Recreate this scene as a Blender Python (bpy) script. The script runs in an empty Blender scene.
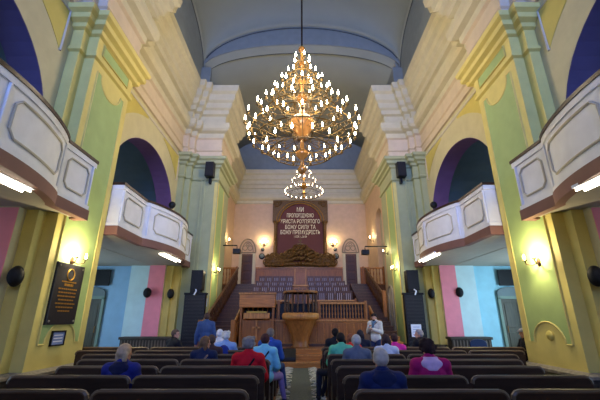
import bpy, bmesh, math, random
from mathutils import Vector, Matrix
random.seed(7)
R = math.radians; PI = math.pi
C = bpy.context.scene.collection
SC = bpy.context.scene

# ------------------------------------------------------------------ materials
def mat(name, col, rough=.6, metal=0, noise=.06, scale=3., emit=None, es=0, kind='paint', bump=0., spec=.3):
    m = bpy.data.materials.new(name); m.use_nodes = True
    nt = m.node_tree; b = nt.nodes['Principled BSDF']
    b.inputs['Roughness'].default_value = rough; b.inputs['Metallic'].default_value = metal
    b.inputs['Specular IOR Level'].default_value = spec
    c = [((v/255.)**2.2) for v in col]
    tc = nt.nodes.new('ShaderNodeTexCoord'); mp = nt.nodes.new('ShaderNodeMapping')
    nt.links.new(tc.outputs['Object'], mp.inputs[0])
    n = nt.nodes.new('ShaderNodeTexNoise'); nt.links.new(mp.outputs[0], n.inputs['Vector'])
    n.inputs['Scale'].default_value = scale; n.inputs['Detail'].default_value = 5
    if kind == 'wood':
        mp.inputs['Scale'].default_value = (6, 6, .7); noise = max(noise, .3)
    if kind == 'woodx':
        mp.inputs['Scale'].default_value = (.7, 6, 6); noise = max(noise, .3)
    r = nt.nodes.new('ShaderNodeValToRGB'); nt.links.new(n.outputs['Fac'], r.inputs[0])
    r.color_ramp.elements[0].position = .3; r.color_ramp.elements[1].position = .7
    r.color_ramp.elements[0].color = [v*(1-noise) for v in c]+[1]
    r.color_ramp.elements[1].color = [min(1, v*(1+noise)) for v in c]+[1]
    nt.links.new(r.outputs[0], b.inputs['Base Color'])
    if bump:
        bp = nt.nodes.new('ShaderNodeBump'); bp.inputs['Strength'].default_value = bump
        nt.links.new(n.outputs['Fac'], bp.inputs['Height']); nt.links.new(bp.outputs[0], b.inputs['Normal'])
    if emit:
        b.inputs['Emission Color'].default_value = [((v/255.)**2.2) for v in emit]+[1]
        b.inputs['Emission Strength'].default_value = es
    return m
M = {}
def dm(k, *a, **kw): M[k] = mat(k, *a, **kw)
dm('cream', (194,185,146)); dm('cream_white', (194,186,156)); dm('pinkish', (204,186,158))
dm('yellow', (214,198,118)); dm('yellow_deep', (196,180,98)); dm('green', (160,182,118)); dm('green_pale', (164,168,128))
dm('pink', (226,134,150)); dm('pink_bluelit', (124,92,134)); dm('navy', (92,78,104)); dm('cyan', (150,205,222)); dm('cyan_pale', (190,216,220))  # upper reveal colours are the pink with blue daylight mixed in
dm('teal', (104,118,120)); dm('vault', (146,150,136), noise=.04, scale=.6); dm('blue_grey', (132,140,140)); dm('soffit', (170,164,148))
dm('chancel', (206,176,146)); dm('white', (232,232,236)); dm('fascia', (126,90,82)); dm('moulding', (196,188,170))
dm('moulding_grey', (140,128,108)); dm('slat', (104,94,86)); dm('cyan_left', (140,178,208)); dm('rail', (58,38,30), rough=.35, kind='woodx'); dm('seam', (70,76,76))
dm('pew', (58,44,35), rough=.35, kind='woodx', bump=.1); dm('pew_cap', (104,86,66), rough=.35, kind='woodx')
dm('oak', (142,90,44), rough=.4, kind='wood', bump=.1); dm('oak_light', (178,122,66), rough=.4, kind='wood'); dm('oak_dark', (84,54,32), rough=.4, kind='wood')
dm('oak_x', (168,108,52), rough=.35, kind='woodx'); dm('walnut', (70,44,28), rough=.4, kind='wood')
dm('carved', (104,78,42), rough=.4, metal=.2, noise=.3, scale=14, bump=.6); dm('gold', (196,150,70), rough=.3, metal=.8)
dm('brass', (170,126,62), rough=.4, metal=.8); dm('bronze', (60,42,28), rough=.4, metal=.7)
dm('gilt_bronze', (122,98,56), rough=.42, metal=.7); dm('amber', (196,134,66), rough=.15, metal=.3, spec=.6)
dm('maroon', (104,58,52), rough=.6); dm('letter', (250,240,196), rough=.4)
dm('black', (20,21,24), rough=.5); dm('dark', (34,36,40), rough=.5, noise=.15); dm('screen', (10,12,16), rough=.6); dm('grille', (36,37,42), rough=.8, noise=.3, scale=60)
dm('stone', (132,126,114), rough=.5, noise=.25, scale=12); dm('granite', (44,44,48), rough=.3, noise=.2, scale=30)
dm('plinth_dark', (66,62,56), rough=.5, noise=.3, scale=9)
dm('paper', (222,226,236)); dm('paper_blue', (120,136,190)); dm('carpet', (92,96,84), rough=.95, noise=.2, scale=30); dm('tassel', (206,196,168), rough=.9)
dm('floor', (120,84,52), rough=.4, kind='woodx'); dm('door_olive', (68,64,48), rough=.45, kind='wood'); dm('door_frame', (120,140,128))
dm('bulb', (255,240,210), emit=(255,234,196), es=60, rough=.3); dm('bulb_small', (255,240,220), emit=(255,226,190), es=22, rough=.3)
dm('candle', (226,214,184)); dm('tube', (255,255,255), emit=(255,244,214), es=14, rough=.3)
dm('shade', (250,236,204), emit=(255,206,140), es=30, rough=.3)
dm('seat_pale', (170,152,150)); dm('blue_plastic', (34,48,84), rough=.4); dm('glass', (150,180,220), rough=.1, emit=(150,190,255), es=1.2)
dm('skin', (206,150,124), rough=.5, noise=.03); dm('eye', (24,20,18), rough=.2)
def cloth(col, noise=.08): 
    k = 'cloth_%d_%d_%d' % col
    if k not in M: M[k] = mat(k, col, rough=.85, noise=noise, scale=18)
    return M[k]

# ------------------------------------------------------------------ mesh builder
class MB:
    def __init__(s): s.bm = bmesh.new()
    def box(s, x0, y0, z0, x1, y1, z1, rot=0, piv=None):
        vs = [s.bm.verts.new((x, y, z)) for x in (x0, x1) for y in (y0, y1) for z in (z0, z1)]
        for f in ((0,1,3,2),(4,6,7,5),(0,4,5,1),(2,3,7,6),(0,2,6,4),(1,5,7,3)): s.bm.faces.new([vs[i] for i in f])
        if rot:
            p = Vector(piv or ((x0+x1)/2, (y0+y1)/2, (z0+z1)/2))
            bmesh.ops.rotate(s.bm, cent=p, matrix=Matrix.Rotation(rot, 3, 'X'), verts=vs)
        return s
    def poly(s, pts, d):
        d = Vector(d); a = [s.bm.verts.new(p) for p in pts]; b = [s.bm.verts.new(Vector(p)+d) for p in pts]; n = len(a)
        s.bm.faces.new(a); s.bm.faces.new(b[::-1])
        for i in range(n): s.bm.faces.new((a[i], a[(i+1) % n], b[(i+1) % n], b[i]))
        return s
    def tube(s, pts, r, n=8, caps=True):
        pts = [Vector(p) for p in pts]; rr = r if isinstance(r, (list, tuple)) else [r]*len(pts); rings = []
        up = None
        for i, p in enumerate(pts):
            t = (pts[min(i+1, len(pts)-1)]-pts[max(i-1, 0)])
            t = t.normalized() if t.length > 1e-9 else Vector((0,0,1))
            if up is None: up = Vector((0,0,1)) if abs(t.z) < .9 else Vector((1,0,0))
            a = t.cross(up)
            if a.length < 1e-4: a = t.cross(Vector((0,1,0)))
            a.normalize(); b = a.cross(t).normalized()
            rings.append([s.bm.verts.new(p+(a*math.cos(2*PI*k/n)+b*math.sin(2*PI*k/n))*rr[i]) for k in range(n)])
            up = b
        for u, v in zip(rings, rings[1:]):
            for k in range(n): s.bm.faces.new((u[k], u[(k+1) % n], v[(k+1) % n], v[k]))
        if caps: s.bm.faces.new(rings[0][::-1]); s.bm.faces.new(rings[-1])
        return s
    def lathe(s, prof, cen=(0,0,0), n=16, caps=True):
        cx, cy, cz = cen; rings = []
        for r, z in prof: rings.append([s.bm.verts.new((cx+max(r, .0005)*math.cos(2*PI*k/n), cy+max(r, .0005)*math.sin(2*PI*k/n), cz+z)) for k in range(n)])
        for u, v in zip(rings, rings[1:]):
            for k in range(n): s.bm.faces.new((u[k], u[(k+1) % n], v[(k+1) % n], v[k]))
        if caps: s.bm.faces.new(rings[0][::-1]); s.bm.faces.new(rings[-1])
        return s
    def ell(s, c, r, seg=14, rings=10, rot=None):
        m = Matrix.Translation(c)
        if rot is not None: m = m @ rot.to_4x4()
        m = m @ Matrix.Diagonal((r[0], r[1], r[2], 1))
        return bmesh.ops.create_uvsphere(s.bm, u_segments=seg, v_segments=rings, radius=1, matrix=m)['verts']
    def cap(s, p, q, r1, r2, n=12):
        p, q = Vector(p), Vector(q); s.tube([p, q], [r1, r2], n); s.ell(p, (r1,)*3, n, 8); s.ell(q, (r2,)*3, n, 8); return s
    def torus(s, c, R_, r, n=40, m=8, axis='Z'):
        pts = []
        for k in range(n+1):
            a = 2*PI*k/n; u, v = R_*math.cos(a), R_*math.sin(a)
            pts.append({'Z': (c[0]+u, c[1]+v, c[2]), 'Y': (c[0]+u, c[1], c[2]+v), 'X': (c[0], c[1]+u, c[2]+v)}[axis])
        return s.tube(pts, r, m, False)
    def build(s, name, m, parent=None, bevel=0, smooth=False, remesh=0, sm=4):
        bmesh.ops.recalc_face_normals(s.bm, faces=s.bm.faces)
        me = bpy.data.meshes.new(name); s.bm.to_mesh(me); s.bm.free()
        me.materials.append(M[m] if isinstance(m, str) else m)
        o = bpy.data.objects.new(name, me); C.objects.link(o)
        if remesh:
            md = o.modifiers.new('r', 'REMESH'); md.mode = 'VOXEL'; md.voxel_size = remesh
            ms = o.modifiers.new('s', 'SMOOTH'); ms.iterations = sm; ms.factor = .5
            dg = bpy.context.evaluated_depsgraph_get(); dg.update()
            nm = bpy.data.meshes.new_from_object(o.evaluated_get(dg)); o.modifiers.clear(); o.data = nm
            if not nm.materials: nm.materials.append(M[m] if isinstance(m, str) else m)
            smooth = True; me = nm
        if bevel:
            md = o.modifiers.new('b', 'BEVEL'); md.width = bevel; md.segments = 2; md.limit_method = 'ANGLE'
        if smooth:
            for p in me.polygons: p.use_smooth = True
        if parent: o.parent = parent
        return o
def struct(o): o['kind'] = 'structure'; return o
def tag(o, label, cat, group=None, kind=None):
    o['label'] = label; o['category'] = cat
    if group: o['group'] = group
    if kind: o['kind'] = kind
    return o
def empty(name, loc=(0,0,0), rz=0):
    o = bpy.data.objects.new(name, None); C.objects.link(o); o.location = loc; o.rotation_euler = (0, 0, rz); o.empty_display_size = .1; return o
def thing(name, label, cat, loc=(0,0,0), rz=0, group=None): return tag(empty(name, loc, rz), label, cat, group)
def copy_tree(o, parent=None):
    c = o.copy(); C.objects.link(c); c.parent = parent
    for ch in list(o.children): copy_tree(ch, c)
    return c
def text_mesh(body, size, loc, rot, m, name, parent, depth=.01, align='CENTER'):
    cu = bpy.data.curves.new(name, 'FONT'); cu.body = body; cu.size = size; cu.align_x = align; cu.extrude = depth; cu.offset = size*.012
    t = bpy.data.objects.new(name, cu); C.objects.link(t)
    dg = bpy.context.evaluated_depsgraph_get(); me = bpy.data.meshes.new_from_object(t.evaluated_get(dg))
    C.objects.unlink(t); bpy.data.objects.remove(t)
    me.materials.clear(); me.materials.append(M[m])
    o = bpy.data.objects.new(name, me); C.objects.link(o); o.location = loc; o.rotation_euler = rot; o.parent = parent; return o
def lamp(kind, name, loc, power, col, size=.1, rot=(0,0,0), sy=None):
    l = bpy.data.lights.new(name, kind); l.energy = power; l.color = col
    if kind == 'AREA':
        l.shape = 'RECTANGLE'; l.size = size; l.size_y = sy or size
    else: l.shadow_soft_size = size
    o = bpy.data.objects.new(name, l); C.objects.link(o); o.location = loc; o.rotation_euler = rot; return o

WARM = (1, .87, .66); BLUE = (.2, .36, 1.0)
def sx(s, x): return s*x+.1

# ------------------------------------------------------------------ floor and walls
struct(MB().box(-11, -8, -.2, 11, 27, 0).build('floor', 'floor'))
def arch_wall(mb, X0, X1, ya, yb, z0, z1, a0, a1, az, spring, rise, n=28):
    """wall slab between X0 and X1 in the YZ plane with an arched opening"""
    cy, hw = (a0+a1)/2, (a1-a0)/2
    pts = [(ya, az), (a0, az)] + [(cy-hw*math.cos(PI*k/n), spring+rise*math.sin(PI*k/n)) for k in range(n+1)] + [(a1, az), (yb, az), (yb, z1), (ya, z1)]
    q = []
    for p in pts:
        if not q or (abs(p[0]-q[-1][0])+abs(p[1]-q[-1][1])) > 1e-6: q.append(p)
    # split at the crown into two simple pieces
    mid = max(range(len(q)-2), key=lambda i: q[i][1])
    left = q[:mid+1]+[(q[mid][0], z1), (ya, z1)]; right = q[mid:]
    right = [p for p in right if p != (ya, z1)]+[(q[mid][0], z1)]
    for pl in (left, right): mb.poly([(X0, y, z) for y, z in pl], (X1-X0, 0, 0))
    if az > z0+.01: mb.box(min(X0, X1), ya, z0, max(X0, X1), yb, az)
    return mb
def intrados(X0, X1, a0, a1, zlo, zhi, spring, rise, name, m, arch=True, n=28):
    """painted lining of an opening: the two reveals and the arch, 15 mm thick"""
    cy, hw = (a0+a1)/2, (a1-a0)/2; t = .015; mb = MB()
    def band(pts):
        for (y0, z0_), (y1, z1_) in zip(pts, pts[1:]):
            def inn(y, z):
                v = Vector((cy-y, min(0, spring-z)))
                if z <= spring: v = Vector((cy-y, 0))
                v.normalize(); return (y+v.x*t, z+v.y*t)
            a, b = inn(y0, z0_), inn(y1, z1_)
            vs = [mb.bm.verts.new((X, y, z)) for X in (X0, X1) for y, z in ((y0, z0_), (y1, z1_), b, a)]
            for f in ((0,1,2,3),(7,6,5,4),(0,4,5,1),(3,2,6,7),(0,3,7,4),(1,5,6,2)): mb.bm.faces.new([vs[i] for i in f])
    if arch: band([(a0, zlo)]+[(cy-hw*math.cos(PI*k/n), spring+rise*math.sin(PI*k/n)) for k in range(n+1)]+[(a1, zlo)])
    else: band([(a0, zlo), (a0, zhi)]); band([(a1, zlo), (a1, zhi)])
    return struct(mb.build(name, m))
BAYS = [(9.3, 14.7), (1.25, 6.65)]
SPR, RISE = 5.3, 2.45
tn = [0]
def trim(o): tn[0] += 1; o.name = 'trim_%d' % tn[0]; return struct(o)
PIERY = [(7.08, 8.86)]
for s, nm in ((-1, 'left'), (1, 'right')):
    w = MB()
    arch_wall(w, sx(s, 5.7), sx(s, 6.35), 7.9, 15.3, 0, 12.4, 9.3, 14.7, 0, SPR, RISE)
    arch_wall(w, sx(s, 5.7), sx(s, 6.35), -.2, 7.9, 0, 12.4, 1.25, 6.65, 0, SPR, RISE)
    w.box(min(sx(s, 5.7), sx(s, 6.35)), -8, 0, max(sx(s, 5.7), sx(s, 6.35)), -.2, 12.4)
    struct(w.build('wall_'+nm, 'cream'))
    # upper wall (lunettes) above the entablature
    struct(MB().box(min(sx(s, 5.25), sx(s, 6.35)), -8, 12.4, max(sx(s, 5.25), sx(s, 6.35)), 15.3, 17.2).build('wall_%s_lunette' % nm, 'blue_grey'))
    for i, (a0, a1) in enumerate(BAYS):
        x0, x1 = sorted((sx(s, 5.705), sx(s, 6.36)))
        trim(intrados(x0, x1, a0, a1, 3.86, 0, SPR, RISE, 'trim', 'pink_bluelit' if i == 0 else 'navy'))  # same pink lining above the slab, blue daylight painted into its colour
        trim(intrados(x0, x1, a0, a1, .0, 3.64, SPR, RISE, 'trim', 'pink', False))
        # gallery: cross walls, outer wall, floor slab, vault
        xo0, xo1 = sorted((sx(s, 6.35), sx(s, 10.2)))
        yl, yh = a0-.35, a1+.3
        struct(MB().box(xo0, yh, 0, xo1, yh+.2, 3.65).build('wall_%s_aisle_end' % nm, 'cyan' if s > 0 else 'cyan_left'))
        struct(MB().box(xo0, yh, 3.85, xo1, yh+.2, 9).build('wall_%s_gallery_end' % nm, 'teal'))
        struct(MB().box(xo0, yl-.2, 0, xo1, yl, 9).build('wall_%s_aisle_near' % nm, 'cyan_pale'))
        struct(MB().box(xo0 if s < 0 else xo1-.2, yl, 0, xo0+.2 if s < 0 else xo1, yh, 9).build('wall_%s_outer' % nm, 'cyan_pale'))
        struct(MB().box(xo0, yl, 3.65, xo1, yh, 3.85).build('ceiling_aisle', 'soffit'))
        xl0, xl1 = sorted((sx(s, 6.35), sx(s, 7.2)))
        if i == 0: trim(MB().box(xl0, yh-.16, 0, xl1, yh, 3.65).build('trim', 'cyan_pale'))
        mb = MB(); n = 20; cy, hw = (yl+yh)/2, (yh-yl)/2
        for k in range(n):
            t0, t1 = PI*k/n, PI*(k+1)/n
            p = [(cy-hw*math.cos(t), 5.6+2.9*math.sin(t)) for t in (t0, t1)]; q = [(y, z+.15) for y, z in p]
            mb.poly([(xo0, y, z) for y, z in (p[0], p[1], q[1], q[0])], (xo1-xo0, 0, 0))
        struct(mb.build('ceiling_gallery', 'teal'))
    # piers (stepped, nave side)
    def strip(x0, x1, y0, y1, z0, z1, m, name=None):
        a, b = sorted((sx(s, x0), sx(s, x1))); return trim(MB().box(a, y0, z0, b, y1, z1).build('trim', m))
    strip(5.45, 5.72, 6.85, 9.1, 0, 12.4, 'yellow')
    strip(5.2, 5.46, 7.08, 8.86, 0, 12.4, 'yellow')
    for z0, z1, m in ((0, 3.65, 'yellow'), (3.65, 12.4, 'green_pale')):
        strip(5.45, 5.72, 14.85, 15.31, z0, z1, m); strip(5.2, 5.46, 15.05, 15.31, z0, z1, m)
    # sunk green field of the near pier, with scalloped top and bump at the bottom
    X = sx(s, 5.195); yA, yB = 7.3, 8.62; ym = (yA+yB)/2
    zt, zb = 7.45, 1.05
    def scal(zbase, sign, rr=.5):
        pts = []
        for k in range(13):
            a = PI*k/12; pts.append((ym-rr*math.cos(a), zbase+sign*rr*.85*math.sin(a)))
        return pts
    bot = [(yA, zb)]+scal(zb, 1)+[(yB, zb)]
    top = [(yB, zt)]+scal(zt, -1)[::-1]+[(yA, zt)]
    pts = bot+top
    trim(MB().poly([(X, y, z) for y, z in pts], (-s*.006, 0, 0)).build('trim', 'green'))
    mb = MB(); mb.tube([(X-s*.004, y, z) for y, z in pts+[pts[0]]], .022, 6); trim(mb.build('trim', 'yellow'))
    trim(MB().box(min(X, X-s*.034), yA, 7.92, max(X, X-s*.034), yB, 8.24).build('trim', 'green'))
    mb = MB(); mb.tube([(X-s*.034, y, z) for y, z in ((yA,7.92),(yB,7.92),(yB,8.24),(yA,8.24),(yA,7.92))], .022, 6); trim(mb.build('trim', 'yellow_deep'))
    # spandrel fields
    for a0, a1 in BAYS:
        cy = (a0+a1)/2
        for sg in (-1, 1):
            Ye = cy+sg*2.62; Z1 = 8.62
            arc = []
            for k in range(15):
                t = PI/2*k/14; y = cy+sg*3.45*math.sin(t); z = 5.3+3.3*math.cos(t)
                if sg*(y-cy) < 2.62 and z < Z1-.02 and sg*(y-cy) > .5: arc.append((y, z))
            tE = math.asin(2.62/3.45); arc.append((Ye, 5.3+3.3*math.cos(tE)))
            y0 = arc[0][0]; P = [(y0, Z1)]+arc+[(Ye, Z1)]
            Xw = sx(s, 5.697); trim(MB().poly([(Xw, y, z) for y, z in P], (-s*.012, 0, 0)).build('trim', 'yellow_deep'))
            mb = MB(); mb.tube([(Xw-s*.01, y, z) for y, z in ((y0, Z1), (Ye, Z1), arc[-1])], .035, 6); trim(mb.build('trim', 'moulding'))

# chancel arch piers, chancel walls
ARY = 15.3; PR, PL = 4.35, -3.85
CW = 5.0; CB = 25.6
for s in (-1, 1):
    xi = PR if s > 0 else PL
    xa, xb = sorted((xi, sx(s, 5.4)))
    trim(MB().box(xa, ARY, 0, xb, 17.7, 12.45).build('trim', 'green_pale'))
    a, b = sorted((sx(s, 5.4), s*6.6)); struct(MB().box(a, ARY, 0, b, ARY+.4, 12.45).build('wall_front_%s' % ('left' if s < 0 else 'right'), 'cream'))
    # chancel-side pilaster field and corner strips
    X = xi-s*.001
    for (y0, y1, m, t) in ((15.34, 15.52, 'yellow', .012), (15.52, 16.5, 'green', .006), (16.5, 16.66, 'yellow', .012)):
        trim(MB().box(min(X, X-s*t), y0, .5, max(X, X-s*t), y1, 7.6).build('trim', m))
    a, b = sorted((xi+s*.02, xi+s*.16)); trim(MB().box(a, ARY-.012, 0, b, ARY+.01, 7.6).build('trim', 'yellow'))
    for k in (0, 1):
        x = xi+s*(.62+.16*k); trim(MB().box(x-.03, ARY-.05, 0, x+.03, ARY+.01, 7.7).build('trim', 'green_pale'))
for s in (-1, 1):
    a, b = sorted((s*5.1, s*5.6)); struct(MB().box(a, 15.36, 12.4, b, CB, 14.6).build('wall_chancel_attic', 'blue_grey'))
pts = [(16.78, 1.0), (17.6, 1.0)]+[(17.19+.41*math.cos(PI*k/12), 2.6+.42*math.sin(PI*k/12)) for k in range(13)]
trim(MB().poly([(PR-.001, y, z) for y, z in pts], (-.02, 0, 0)).build('trim', 'moulding')); mb = MB(); mb.tube([(PR-.03, y, z) for y, z in pts[1:]+pts[:1]], .05, 6); trim(mb.build('trim', 'moulding_grey'))
wl = MB().box(-CW-.3, 17.6, 0, -CW, CB, 12.45); struct(wl.build('wall_chancel_left', 'chancel'))
wr = MB(); arch_wall(wr, CW, CW+.3, 17.6, CB, 3.4, 12.45, 20.6, 22.3, 3.5, 7.5, .7); wr.box(CW, 17.6, 0, CW+.3, CB, 3.4)
struct(wr.build('wall_chancel_right', 'chancel'))
struct(MB().box(CW+.28, 20.4, 3.3, CW+.4, 22.5, 8.5).build('wall_chancel_niche', 'moulding'))
struct(MB().box(-5.4, CB, 0, 5.4, CB+.3, 16).build('wall_back', 'chancel'))
struct(MB().box(-CW-.3, CB-.03, 12.4, CW+.3, CB+.01, 16.8).build('wall_back_lunette', 'blue_grey'))
# west wall behind the camera with three tall windows
wb = MB()
for a, b in ((-6.4, -4.6), (-2.7, -1.35), (1.35, 2.7), (4.6, 6.6)): wb.box(a, -8.3, 0, b, -8, 17)
wb.box(-4.6, -8.3, 0, 4.6, -8, 6.2); wb.box(-4.6, -8.3, 13.2, 4.6, -8, 17)
struct(wb.build('wall_west', 'cream'))
for i, x in enumerate((-3.65, 0, 3.65)):
    wd = 1.85 if i != 1 else 2.6
    o = struct(MB().box(x-wd/2, -8.2, 6.2, x+wd/2, -8.16, 13.2).build('window_%d' % (i+1), 'glass'))
    f = MB()
    for t in (-.5, 0, .5): f.box(x+t*wd-.05, -8.16, 6.2, x+t*wd+.05, -8.08, 13.2)
    for z in (6.25, 8.5, 10.8, 13.15): f.box(x-wd/2, -8.16, z-.05, x+wd/2, -8.08, z+.05)
    f.build('window_frame', 'white', o)
    lamp('AREA', 'daylight_window', (x, -7.9, 9.7), 310, BLUE, wd, (R(90), 0, 0), 6.6).data.spread = R(80)

# ------------------------------------------------------------------ entablatures
def sweep(path, prof, sgn, m, closed_back=-.3):
    mb = MB(); P = [Vector(p) for p in path]; n = len(P); nor = []
    for i in range(n-1):
        d = (P[i+1]-P[i]).normalized(); nor.append(Vector((-d.y, d.x))*sgn)
    rows = []
    pr = [(-.12, prof[0][1])]+prof+[(-.12, prof[-1][1])]
    for (p, z) in pr:
        row = []
        for i in range(n):
            if i == 0: v = nor[0]
            elif i == n-1: v = nor[-1]
            else:
                a, b = nor[i-1], nor[i]; q = a+b; v = q/ (q.dot(a)) if q.length > .01 else a
            row.append(mb.bm.verts.new((P[i].x+v.x*p, P[i].y+v.y*p, z)))
        rows.append(row)
    for a, b in zip(rows, rows[1:]):
        for i in range(n-1): mb.bm.faces.new((a[i], a[i+1], b[i+1], b[i]))
    return trim(mb.build('trim', m))
ent_lo = [(0,8.85),(.08,8.87),(.08,9.15),(.14,9.2),(.05,9.25),(.05,9.82),(.14,9.88)]
ent_hi = [(.14,9.88),(.16,10.1),(.34,10.17),(.42,10.28),(.42,10.56),(.22,10.64),(.16,10.7),(.18,11.05),(.32,11.1),(.34,11.3),(.46,11.38),(.5,11.62),(.62,11.72),(.66,12.02),(.8,12.12),(.84,12.42),(0,12.5)]
capf = [(0,7.66),(.07,7.7),(.07,7.78),(.02,7.82),(.02,8.3),(.1,8.34),(.12,8.44),(.24,8.5),(.26,8.62),(.36,8.68),(.38,8.8),(.0,8.86)]
for s in (-1, 1):
    X = lambda x: sx(s, x); xi = PR if s > 0 else PL
    nave = [(X(5.7),-8),(X(5.7),6.85),(X(5.45),6.85),(X(5.45),7.08),(X(5.2),7.08),(X(5.2),8.86),(X(5.45),8.86),(X(5.45),9.1),(X(5.7),9.1),
            (X(5.7),14.85),(X(5.45),14.85),(X(5.45),15.05),(X(5.2),15.05),(X(5.2),15.3),(xi,15.3),(xi,17.7),(s*CW,17.7),(s*CW,CB),(0,CB)]
    sweep(nave[:-2], ent_lo, s, 'pinkish'); sweep(nave, ent_hi, s, 'cream_white')
    sweep([(X(5.7),6.85),(X(5.45),6.85),(X(5.45),7.08),(X(5.2),7.08),(X(5.2),8.86),(X(5.45),8.86),(X(5.45),9.1),(X(5.7),9.1)], capf, s, 'yellow')
    sweep([(X(5.7),14.85),(X(5.45),14.85),(X(5.45),15.05),(X(5.2),15.05),(X(5.2),15.3),(xi,15.3),(xi,17.7),(s*CW,17.7)], capf, s, 'green_pale')
    sweep([(X(5.7),9.1),(X(5.7),14.85)], [(0,8.6),(.03,8.62),(.03,8.7),(0,8.72)], s, 'moulding')
    # plinths
    pl = [(0,0),(.14,0),(.14,.42),(.1,.5),(.04,.55),(0,.56)]
    sweep([(X(5.7),6.66),(X(5.7),6.85),(X(5.45),6.85),(X(5.45),7.08),(X(5.2),7.08),(X(5.2),8.86),(X(5.45),8.86),(X(5.45),9.1),(X(5.7),9.1),(X(5.7),9.28)], pl, s, 'plinth_dark')
    sweep([(X(5.7),6.66),(X(5.7),6.85),(X(5.45),6.85),(X(5.45),7.08),(X(5.2),7.08),(X(5.2),8.86),(X(5.45),8.86),(X(5.45),9.1),(X(5.7),9.1),(X(5.7),9.28)], [(.0,.48),(.16,.5),(.16,.55),(.08,.59),(0,.6)], s, 'stone')
    sweep([(X(5.7),14.72),(X(5.7),14.85),(X(5.45),14.85),(X(5.45),15.05),(X(5.2),15.05),(X(5.2),15.3),(xi,15.3),(xi,17.7)], pl, s, 'plinth_dark')

# ------------------------------------------------------------------ vaults
def C1(x): return 14.0+2.8*math.sqrt(max(0, 1-(x/5.3)**2))
def Cc(x): return C1(x)-1.1*max(0, 1-(x/5.3)**2)**.6-.02
nx = 48
xs = [5.3*math.sin(PI/2*(k/(nx/2)-1)) for k in range(nx+1)]
def vault(name, ys, fz, m, xs=xs, off=.0):
    mb = MB(); g = [[mb.bm.verts.new((x+off, y, fz(x, y))) for x in xs] for y in ys]
    for a, b in zip(g, g[1:]):
        for i in range(len(xs)-1): mb.bm.faces.new((a[i], a[i+1], b[i+1], b[i]))
    o = mb.build(name, m, smooth=True); md = o.modifiers.new('t', 'SOLIDIFY'); md.thickness = .2; md.offset = 0; return struct(o)
ys = [12.15+3.15*math.sin(PI/2*(k/12-1)) for k in range(25)]
vault('ceiling', ys, lambda x, y: C1(x)+.1+1.85*math.sqrt(max(0, 1-((y-12.15)/3.15)**2)), 'vault', off=.1)
vault('ceiling_west', [-8.2, -2, 4, 9.0], lambda x, y: C1(x)+.1, 'vault', off=.1)
vault('ceiling_chancel', [15.36, 19, 23, 25.8], lambda x, y: Cc(x)+.1, 'vault', off=.1)
# face of the chancel arch (lunette between the two curves) and arch soffit
mb = MB(); N = 60
for k in range(N):
    x0, x1 = -5.35+10.7*k/N, -5.35+10.7*(k+1)/N
    lo = [Cc(x) if abs(x) < 5.2 else 12.4 for x in (x0, x1)]
    mb.poly([(x0+.1, 15.3, lo[0]), (x1+.1, 15.3, lo[1]), (x1+.1, 15.3, 17.4), (x0+.1, 15.3, 17.4)], (0, .05, 0))
struct(mb.build('wall_chancel_arch', 'blue_grey'))
def seam(fx, y, r=.02, X=5.1, nn=40, name='trim'):
    mb = MB(); mb.tube([(x+.1, y, fx(x)) for x in [X*math.sin(PI/2*(k/(nn/2)-1)) for k in range(nn+1)]], r, 6); trim(mb.build('trim', 'seam'))
seam(lambda x: C1(x)-.02, 15.27); seam(lambda x: Cc(x)-.02, 15.95, .02, 5.1)
for s in (-1, 1):
    mb = MB(); mb.tube([(sx(s, 5.235), 12.15+3.13*math.sin(PI/2*(k/15-1)), 14.0+1.8*math.cos(PI/2*(k/15-1))) for k in range(31)], .025, 6); trim(mb.build('trim', 'seam'))
for s in (-1, 1):
    a, b = sorted((sx(s, 4.75), sx(s, 5.3))); trim(MB().box(a, 15.1, 12.4, b, 15.35, 14.0).build('trim', 'blue_grey'))

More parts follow.
